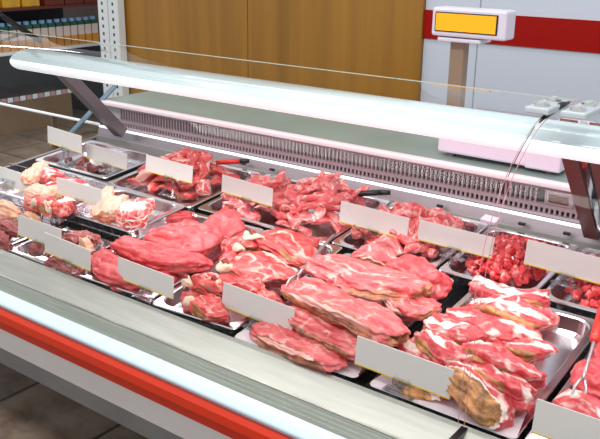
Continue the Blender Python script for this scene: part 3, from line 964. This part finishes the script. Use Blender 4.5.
heap(shapes('meat_cube', 'red', .034, .028, .024, 6, 80, 3.4, .1), 'meat_cube', 'meat', 'small red cube of diced meat in the right edge back tray', 'diced meat at the right edge', 70, -.50, .75, .13, .135, -.018, .02, 7, 45)
heap(shapes('kidney_piece', 'dark', .040, .028, .024, 2, 90, 2.2, .6), 'kidney_piece', 'meat', 'small dark brown kidney piece lying among the pale pink mixed cuts', 'dark kidney pieces in the mixed tray', 3, -1.235, .63, .035, .02, .03, .035, 8, 10)
for o in HEAPED:
    if 'used' in o:
        del o['used']

# white pork cap: small white paper slip
o = obj('paper_slip', box(B(), -0.026, 0.026, -0.016, 0.016, 0, 0.012, 0.002), mat('lilac_paper', (226, 206, 226), 0.5))
o.matrix_world = deck_matrix(-0.935, 0.895, 0.03, -6, 0, 10)
tag(o, 'small pale lilac paper slip leaning behind the diced meat tray', 'paper')

# ================================================================ PRICE CARDS
#  x left, x right, y, z bottom, z top, tilt (deg about y axis), foot v, label
CARDS = [
    (-2.738, -2.518, 1.955, 0.782, 0.852, 'blank white price card at the far back left, topmost in the photo'),
    (-2.539, -2.303, 1.988, 0.745, 0.806, 'blank white price card second from the left in the back row'),
    (-2.690, -2.464, 1.659, 0.700, 0.766, 'blank white price card cut by the left edge in front of the rolled joint'),
    (-2.209, -1.987, 1.600, 0.7577, 0.8157, 'blank white price card between the pork ribs and the pork belly blocks'),
    (-2.132, -1.909, 1.930, 0.7776, 0.8380, 'blank white price card in front of the back row marbled chops'),
    (-1.822, -1.592, 1.985, 0.745, 0.807, 'blank white price card at the left of the wide tray of pink strips'),
    (-1.331, -1.088, 1.988, 0.743, 0.811, 'blank white price card in front of the mixed pale cuts'),
    (-1.063, -0.828, 2.003, 0.743, 0.804, 'blank white price card before the diced meat, just left of the glass joint'),
    (-0.738, -0.505, 2.011, 0.744, 0.814, 'blank white price card right of the glass joint in the back row'),
    (-2.137, -1.935, 1.392, 0.686, 0.752, 'blank white price card leaning behind another at the front left'),
    (-1.960, -1.744, 1.354, 0.681, 0.744, 'blank white price card in front of the small tray of dark meat'),
    (-1.643, -1.424, 1.361, 0.681, 0.742, 'blank white price card in front of the smooth red beef joints'),
    (-1.290, -1.063, 1.399, 0.681, 0.746, 'blank white price card in front of the bone-in pile and steaks'),
    (-0.859, -0.626, 1.364, 0.680, 0.748, 'blank white price card in front of the rib strips'),
    (-0.443, -0.215, 1.348, 0.683, 0.754, 'blank white price card at the bottom right corner'),
]
for i, (x0, x1, y, z0, z1, lab) in enumerate(CARDS):
    cx = (x0 + x1) / 2
    w, h = (x1 - x0), (z1 - z0)
    t = empty('price_card', lab, 'price card', (cx, y, z0), 'blank price cards')
    t.rotation_euler = (R(-3 - (i * 7 % 5)), R(1.2 - (i * 5 % 4) * 0.5 + 0.8), R((i * 11 % 5) - 2))
    obj('card', box(B(), -w / 2, w / 2, -0.0015, 0.0015, 0.002, h, 0.0008), CARD, t)
    obj('card_edge', box(B(), -w / 2, w / 2, -0.0022, 0.0018, 0.0, 0.0028), CARDY, t)
    foot = z0 - (deck(0, (y - P0.y) / math.cos(TH), 0).z) + 0.0
    if 1.59 < y < 1.9:
        foot -= 0.04
    bm = B()
    tube(bm, [(0.02, 0.002, 0.012), (0.02, 0.004, -foot * 0.6), (0.035, -0.012, -foot)], 0.004, 8)
    tube(bm, [(-0.012, 0.002, 0.012), (-0.012, 0.004, -foot * 0.6), (-0.028, -0.012, -foot)], 0.004, 8)
    box(bm, -0.034, 0.040, -0.018, 0.008, -foot - 0.0, -foot + 0.006, 0.002)
    box(bm, -0.018, 0.026, -0.006, 0.007, -0.012, 0.006, 0.002)
    obj('clear_clip', bm, CLEARP, t)

# ================================================================ FORKS
def fork(p_head, p_tail, lab, handle_red=False):
    a, b_ = Vector(p_head), Vector(p_tail)
    d = (b_ - a)
    L = d.length
    t = empty('serving_fork', lab, 'fork', a)
    m = d.to_track_quat('X', 'Z').to_matrix().to_4x4()
    m.translation = a
    t.matrix_world = m
    bm = B()
    for s in (-1, 1):
        tube(bm, [(-0.055, s * 0.010, -0.020), (-0.035, s * 0.012, -0.008), (-0.010, s * 0.011, 0), (0.010, s * 0.006, 0.001), (0.03, 0, 0)], [0.0012, 0.0025, 0.003, 0.003, 0.003], 8)
    obj('tines', bm, FORKM, t, smooth=True)
    obj('shaft', tube(B(), [(0.02, 0, 0), (0.06, 0, 0.002), (L * 0.8, 0, 0.004), (L, 0, 0)], [0.003, 0.0035, 0.0045, 0.005], 8), FORKM, t, smooth=True)
    if handle_red:
        obj('handle', tube(B(), [(L * 0.5, 0, 0.004), (L * 0.55, 0, 0.004), (L * 0.95, 0, 0.002), (L, 0, 0)], [0.008, 0.012, 0.013, 0.009], 12), REDP, t, smooth=True)
fork(deck(-1.165, 0.215, 0.075), deck(-1.255, 0.52, 0.055), 'steel serving fork resting between the bone-in pile and the steaks')
fork(deck(-0.405, 0.170, 0.064), deck(-0.455, 0.46, 0.088), 'serving fork with a red handle on the right edge tray', True)
# dark tongs handle ends at the back row
for x, v, lab in ((-1.95, .87, 'red and black handled tool end behind the marbled chops'), (-1.335, .86, 'dark handled tool end at the right of the pink strip heap')):
    t = empty('tool_handle', lab, 'tool', deck(x, v, 0.05))
    obj('grip', tube(B(), [(-0.055, -0.035, 0.0), (0.0, 0.0, 0.006), (0.02, 0.014, 0.008)], [0.009, 0.010, 0.009], 10), REDP if x < -1.5 else BLACK, t, smooth=True)
    obj('grip_end', tube(B(), [(0.02, 0.014, 0.008), (0.05, 0.03, 0.010)], [0.010, 0.008], 10), BLACK, t, smooth=True)

# ================================================================ SCALE
t = empty('weighing_scale', 'pale lilac counter weighing scale with amber customer display on a pole', 'scale', (-1.02, 2.55, 0.889))
obj('scale_body', box(B(), -0.21, 0.20, -0.13, 0.17, 0.014, 0.105, 0.008), SCALEM, t)
obj('scale_side_unit', box(B(), 0.10, 0.215, -0.138, 0.17, 0.012, 0.125, 0.006), SCALEM, t)
obj('scale_platter', box(B(), -0.22, 0.10, -0.14, 0.18, 0.107, 0.118, 0.005), STEEL, t)
for sx in (-0.17, 0.17):
    for sy in (-0.10, 0.13):
        obj('foot', cyl(B(), (sx, sy), 0.014, 0.0, 0.015), DARKST, t)
obj('display_pole', box(B(), -0.280, -0.226, 0.05, 0.095, 0.0, 0.385, 0.006), POLEM, t)
hd = obj('display_head', box(B(), -0.330, -0.060, 0.00, 0.080, 0.380, 0.475, 0.008), DISPM, t)
sc = obj('display_bezel', box(B(), -0.316, -0.088, -0.004, 0.002, 0.396, 0.461, 0.002), BLACK, hd)
obj('screen', box(B(), -0.311, -0.093, -0.006, -0.0035, 0.400, 0.457), SCREEN, hd)
obj('display_neck', box(B(), -0.31, -0.15, 0.01, 0.10, 0.362, 0.376, 0.004), DISPM, hd)

# ================================================================ SHOP SHELVES AT THE LEFT
gx = -6.0
t = empty('shop_shelf', 'dark shop shelf unit at the far left with a tagged price rail', 'shelf', (gx, 4.4, 0))
obj('shelf_board', box(B(), -0.5, 0.0, -1.3, 0.55, 0.645, 0.672, 0.003), WHITEP, t)
obj('shelf_board', box(B(), -0.5, 0.03, -1.3, 0.18, 0.26, 0.285), DARKST, t)
obj('shelf_board', box(B(), -0.5, 0.0, -1.3, 0.55, 1.00, 1.02), mat('dark_red_brown_board', (96, 34, 22), 0.5), t)
obj('shelf_back', box(B(), -0.54, -0.5, -1.3, 0.55, 0.0, 1.7), mat('dark_teal_panel', (34, 40, 48), 0.6), t)
obj('shelf_plinth', box(B(), -0.5, 0.03, -1.3, 0.16, 0.0, 0.26), mat('brown_plinth', (134, 104, 72), 0.5, noise_amt=0.3, noise_scale=4), t)
obj('shelf_end', box(B(), -0.5, 0.02, 0.55, 0.58, 0.0, 0.65), mat('dark_blue_grey_panel', (40, 46, 58), 0.5), t)
bm = B()
bm2 = B()
for i in range(24):
    y = -1.28 + i * 0.061
    box(bm if i % 2 else bm2, 0.03, 0.036, y, y + 0.05, 0.268, 0.306)
obj('price_tag_strip', bm, WHITEP, t)
obj('price_tag_strip', bm2, mat('pink_shelf_tag', (196, 150, 150), 0.5), t)
# cartons with green and blue caps on the white board
BODY = mat('pale_carton', (232, 214, 206), 0.5, noise_amt=0.2, noise_scale=30)
ORB = mat('orange_carton_foot', (222, 150, 56), 0.5, noise_amt=0.15, noise_scale=30)
GRN = mat('green_carton_band', (30, 92, 66), 0.4, noise_amt=0.4, noise_scale=60)
BLU = mat('pale_blue_cap', (130, 170, 216), 0.3)
c0 = empty('drink_carton', 'x', 'carton', (gx - 0.06, 3.62, 0.672), 'drink cartons on the far shelf')
obj('carton_body', box(B(), -0.035, 0.035, -0.032, 0.032, 0.0, 0.17, 0.003), BODY, c0)
obj('carton_foot', box(B(), -0.0358, 0.0358, -0.0328, 0.0328, 0.0, 0.085), ORB, c0)
obj('carton_band', box(B(), -0.0362, 0.0362, -0.0332, 0.0332, 0.170, 0.205, 0.003), GRN, c0)
obj('cap', cyl(B(), (0, 0), 0.026, 0.205, 0.232, 14), BLU, c0)
def copy_tree(o):
    c = o.copy(); COL.objects.link(c)
    for ch in list(o.children):
        d = ch.copy(); COL.objects.link(d); d.parent = c
    return c
for i in range(18):
    o = c0 if i == 0 else copy_tree(c0)
    o.location = (gx - 0.06, 3.60 + i * 0.078, 0.672)
    o['label'] = 'pale and orange drink carton with green top and blue cap in the far shelf row'
y0 = empty('yellow_packet', 'x', 'packet', (gx - 0.1, 3.6, 1.02), 'yellow packets on the top board')
obj('packet', box(B(), -0.05, 0.05, -0.085, 0.085, 0, 0.17, 0.008), mat('yellow_packet', (232, 176, 40), 0.4, noise_amt=0.3, noise_scale=14), y0)
for i in range(4):
    o = y0 if i == 0 else copy_tree(y0)
    o.location = (gx - 0.1, 3.72 + i * 0.19, 0.905 + 0.115)
    o['label'] = 'yellow orange packet on the upper board of the far shelf'
# boxes in dark red wrap right of the yellow packets
for i in range(3):
    o = obj('red_brown_box', box(B(), -0.06, 0.06, -0.1, 0.1, 0, 0.16, 0.004), mat('red_brown_pack', (112, 40, 20), 0.5, noise_amt=0.3, noise_scale=12))
    o.location = (gx - 0.1, 4.52 + i * 0.21, 1.02)
    tag(o, 'dark red brown box on the upper board of the far shelf', 'box', 'dark red boxes on the top board')
# grid panel behind the shelves
bm = B()
for i in range(9):
    tube(bm, [(-5.9 + i * 0.11, 5.3, 0.0), (-5.9 + i * 0.11, 5.3, 1.9)], 0.007, 6)
for i in range(14):
    tube(bm, [(-5.95, 5.3, 0.05 + i * 0.14), (-4.98, 5.3, 0.05 + i * 0.14)], 0.007, 6)
g = obj('grid_panel', bm, mat('beige_wire', (186, 160, 124), 0.4))
tag(g, 'beige wire grid panel standing behind the far shelf end', 'grid panel')
# white rail and posts, added for a reflected bright line beyond the case end
t = empty('reflection_rail', 'white horizontal rail added for a bright reflection line beyond the left end of the case', 'rail', (-3.5, 2.33, 0))
obj('rail', tube(B(), [(-0.9, 0.0, 0.782), (0.633, 0.0, 0.782)], 0.007, 10), REFLRAIL, t, smooth=True)  # added rail, stands in for the reflected bright line
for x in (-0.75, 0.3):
    obj('added_rail_post', box(B(), x - 0.012, x + 0.012, -0.012, 0.012, 0.0, 0.775), mat('brown_added_rail_post', (92, 70, 50), 0.5), t)
